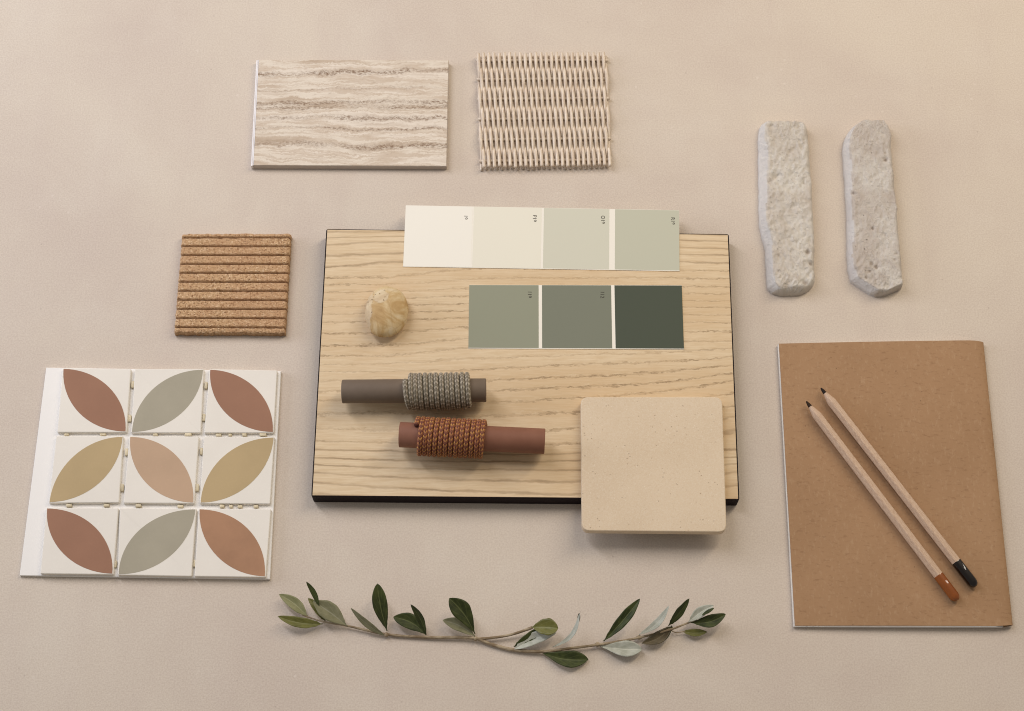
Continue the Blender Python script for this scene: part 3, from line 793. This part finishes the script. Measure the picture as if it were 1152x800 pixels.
# ------------------------------------------------------------------ olive sprig
root = thing('olive_sprig', at(560, 722, 0), 'leafy olive sprig with green and silvery leaves lying below the board', 'olive sprig')
def tube(name, pts, mat, N=10, taper=None):
    """pts: (px, py, z, radius)"""
    P = [(at(x, y, z), r) for x, y, z, r in pts]; D = []
    xs_ = [0]
    for i in range(1, len(P)): xs_.append(xs_[-1]+(P[i][0]-P[i-1][0]).length)
    K = max(8, int(xs_[-1]/.0015))
    for k in range(K+1):
        s = xs_[-1]*k/K; D.append((Vector([cr(xs_, [p[0][a] for p in P], s) for a in range(3)]), cr(xs_, [p[1] for p in P], s)))
    vs = []; fs = []
    for k, (p, r) in enumerate(D):
        tg = (D[min(K, k+1)][0]-D[max(0, k-1)][0]).normalized(); s1 = tg.cross(Vector((0, 0, 1))).normalized(); s2 = s1.cross(tg)
        r *= .88+.14*nz(k*.6, pts[0][0])
        for i in range(N):
            a = 2*math.pi*i/N; vs.append(p+s1*(math.cos(a)*r)+s2*(math.sin(a)*r))
    for k in range(K):
        for i in range(N):
            j = (i+1) % N; fs.append((k*N+i, k*N+j, (k+1)*N+j, (k+1)*N+i))
    fs.append(tuple(range(N))); fs.append(tuple(K*N+i for i in range(N)))
    return mk(name, vs, fs, mat, root)
tube('stem', [(340, 692, .004, .0005), (362, 699, .004, .0006), (390, 704, .003, .0008), (434, 713.5, .002, .0010), (480, 717, .002, .0011), (534, 718, .003, .0013), (553, 725, .002, .0013), (577, 731, .002, .0014), (610, 733, .003, .0011), (645, 729, .003, .0010), (675, 725, .004, .0010), (716, 718, .004, .0009), (755, 708, .005, .0008), (778, 699.5, .006, .0006), (790, 697, .007, .0004)], M_bark)
tube('side_shoot', [(534, 718.5, .003, .0011), (550, 718, .003, .0011), (575, 714, .004, .0010), (599, 706, .007, .0012)], M_bark)
tube('twig', [(752, 707, .004, .0005), (760, 711.5, .003, .0004), (778, 709, .003, .0004)], M_bark)
# node swellings
for (x_, y_) in ((434.5, 714), (535, 718.5), (672, 725), (719, 717)):
    tube('node', [(x_-3, y_, .0025, .0008), (x_, y_, .0028, .0019), (x_+3, y_, .0025, .0008)], M_bark)
def leaf(b, tp, w, top, z0=.004, z1=.009, roll=0., bow=0., fold=.38, lift=0., peak=.45, under='silver', blunt=.75, curl=0., label=None):
    A, B = at(b[0], b[1], z0), at(tp[0], tp[1], z1); ax = (B-A); L = ax.length; ax.normalize()
    side = Vector((ax.y, -ax.x, 0)).normalized(); w = w*.94/1560/2
    NL, NC = 22, 8; G = {}; vs = []; fs = []; fm = []; cs = []; als = []
    e = math.log(.5)/math.log(peak)
    for lay in (0, 1):
        for i in range(NL+1):
            t_ = i/NL; tt = max(0, (t_-.07)/.93); s_ = max(0, math.sin(math.pi*(tt**e)))**blunt
            wd = w*s_ + (.00038 if t_ < .15 else .00006)
            wd *= 1+.09*nz(t_*5, b[0])
            cen = A+ax*(L*t_)+side*(bow*L*math.sin(math.pi*t_))+Vector((0, 0, lift*math.sin(math.pi*t_)+curl*t_*t_))
            for j in range(NC+1):
                q_ = j/NC*2-1
                p = cen+side*(wd*q_)+Vector((0, 0, abs(q_)*wd*fold+q_*wd*roll+.00015*nz(t_*9, q_*2+b[1])))
                p.z = max(.0006, p.z)
                if lay: p.z -= .00032*(1 if abs(q_) < 1 and 0 < i < NL else .3)
                vs.append(p); cs.append(q_); als.append(t_*L*100)
    o_ = (NL+1)*(NC+1); id_ = lambda l, i, j: l*o_+i*(NC+1)+j
    for i in range(NL):
        for j in range(NC):
            fs.append((id_(0, i, j), id_(0, i+1, j), id_(0, i+1, j+1), id_(0, i, j+1))); fm.append(0)
            fs.append((id_(1, i, j+1), id_(1, i+1, j+1), id_(1, i+1, j), id_(1, i, j))); fm.append(1)
        for j in (0, NC): fs.append((id_(0, i, j), id_(1, i, j), id_(1, i+1, j), id_(0, i+1, j))); fm.append(1)
    for i in (0, NL):
        for j in range(NC): fs.append((id_(0, i, j), id_(0, i, j+1), id_(1, i, j+1), id_(1, i, j))); fm.append(1)
    als = [a/12 for a in als]
    o = mk('leaf', vs, fs, None, root, attrs={'cross': cs, 'along': als}, mats=[LM[top], LM[under]], fm=fm)
    if label: o['label'] = label
    return o
leaf((346, 693.5), (314, 668.5), 13, 'pale', .004, .006, bow=.05, label='pale yellowish young leaf')
leaf((363, 702), (312.5, 693.5), 12, 'olive', .003, .008, bow=-.06, label='bright olive green leaf')
leaf((359, 682), (344.5, 654.5), 6, 'dark', .009, .016, bow=.05, roll=.6)
leaf((366, 699), (346.5, 673), 10, 'olive', .004, .007, bow=.06)
leaf((391, 704.5), (352, 676), 20, 'matt', .004, .010, bow=.02, peak=.5, blunt=.9, label='broad matt grey green leaf')
leaf((433.5, 715.5), (394.5, 684), 6.5, 'matt', .003, .014, roll=.9, bow=-.05)
leaf((435.5, 710), (424.5, 656.5), 17, 'dark', .004, .016, bow=-.03, peak=.55)
leaf((479.5, 714.5), (442.5, 694), 17.5, 'dark', .003, .006, bow=.10, peak=.55)
leaf((479.5, 714), (462, 680), 7.5, 'dark', .003, .018, roll=.9, bow=.05)
leaf((534.5, 713.5), (505.5, 673), 20, 'dark', .005, .016, bow=.06, peak=.58)
leaf((534.5, 716), (498, 697.5), 13.5, 'matt', .004, .009, bow=.07, peak=.5)
leaf((578, 727.5), (606, 706), 11, 'dark', .003, .007, bow=.1, roll=-.4)
leaf((598, 705.5), (628, 707), 19, 'olive', .008, .012, peak=.55, blunt=.6, bow=-.02, under='matt', label='small rounded olive coloured leaf at the trimmed shoot')
leaf((578, 731), (626, 712), 14, 'silver', .003, .008, bow=-.06, under='dark', label='leaf showing its silver underside')
leaf((622, 728), (652, 690), 5.5, 'silver', .004, .020, roll=.9, bow=.16, under='dark')
leaf((650.8, 700), (651.6, 689.5), 3, 'bronze', .015, .020)
leaf((607, 733), (662, 742), 19, 'dark', .003, .002, bow=.07, peak=.62)
leaf((679, 721.5), (720, 673.5), 12.5, 'dark', .005, .020, bow=.02, peak=.5)
leaf((673, 726.5), (722.5, 730.5), 18, 'silver', .003, .005, bow=.03, peak=.62, under='dark', label='broad leaf showing its silver underside')
leaf((719, 714), (752.5, 681.5), 8.5, 'silver', .005, .018, roll=.6, bow=.10, under='dark')
leaf((756, 704), (722, 724), 13, 'bronze', .004, .005, bow=-.10, peak=.45, label='bronze brown leaf')
leaf((752, 704), (775.5, 673.5), 8.5, 'dark', .005, .020, roll=-.5, bow=.02)
leaf((774.5, 700), (803, 681), 11.5, 'silver', .008, .012, bow=-.05, under='dark')
leaf((790, 692), (803.5, 684), 4, 'dark', .012, .016, roll=.5)
leaf((777.5, 700.5), (816.5, 691), 14, 'dark', .007, .010, bow=.10, peak=.52)
leaf((768, 710.5), (795.5, 711), 8.5, 'olive', .003, .004, bow=.05)
leaf((724, 722), (757, 705), 11, 'dark', .003, .004, bow=.12)

for o in bpy.data.objects:
    if '_o' in o: del o['_o']

# ------------------------------------------------------------------ lamps and world
def area(name, loc, tgt, sx, sy, power, col):
    L = bpy.data.lights.new(name, 'AREA'); L.shape = 'RECTANGLE'; L.size = sx; L.size_y = sy; L.energy = power; L.color = col
    o = bpy.data.objects.new(name, L); C.objects.link(o); o.location = loc
    o.rotation_euler = (Vector(tgt)-Vector(loc)).to_track_quat('-Z', 'Y').to_euler(); return o
area('cool_overhead_lamp', (-.62, .99, 1.06), (0, .48, 0), .20, 1.1, 7.7, (.95, .94, 1.0))
area('warm_overhead_lamp', (.62, .99, 1.06), (0, .48, 0), .20, 1.1, 7.6, (1.0, .86, .68))
area('pencil_glint_lamp', (1.22, 1.06, 1.02), (0, .45, 0), .07, .8, 1.9, (1.0, .90, .78))  # added lamp, there only for the glints on the pencil ends
area('added_side_fill', (-1.75, .75, .55), (0, .45, 0), .9, .7, 12.5, (.82, .86, 1.0))  # added cool fill to brighten left-facing edges, no such source in view
w = bpy.data.worlds.new('World'); bpy.context.scene.world = w; w.use_nodes = True
bg = w.node_tree.nodes['Background']; bg.inputs[0].default_value = (1.0, .93, .84, 1); bg.inputs[1].default_value = .235
bpy.context.scene.cycles.filter_width = 1.05
vsn = bpy.context.scene.view_settings
vsn.view_transform = 'Standard'; vsn.look = 'None'; vsn.gamma = 1; vsn.exposure = 0; vsn.use_curve_mapping = False
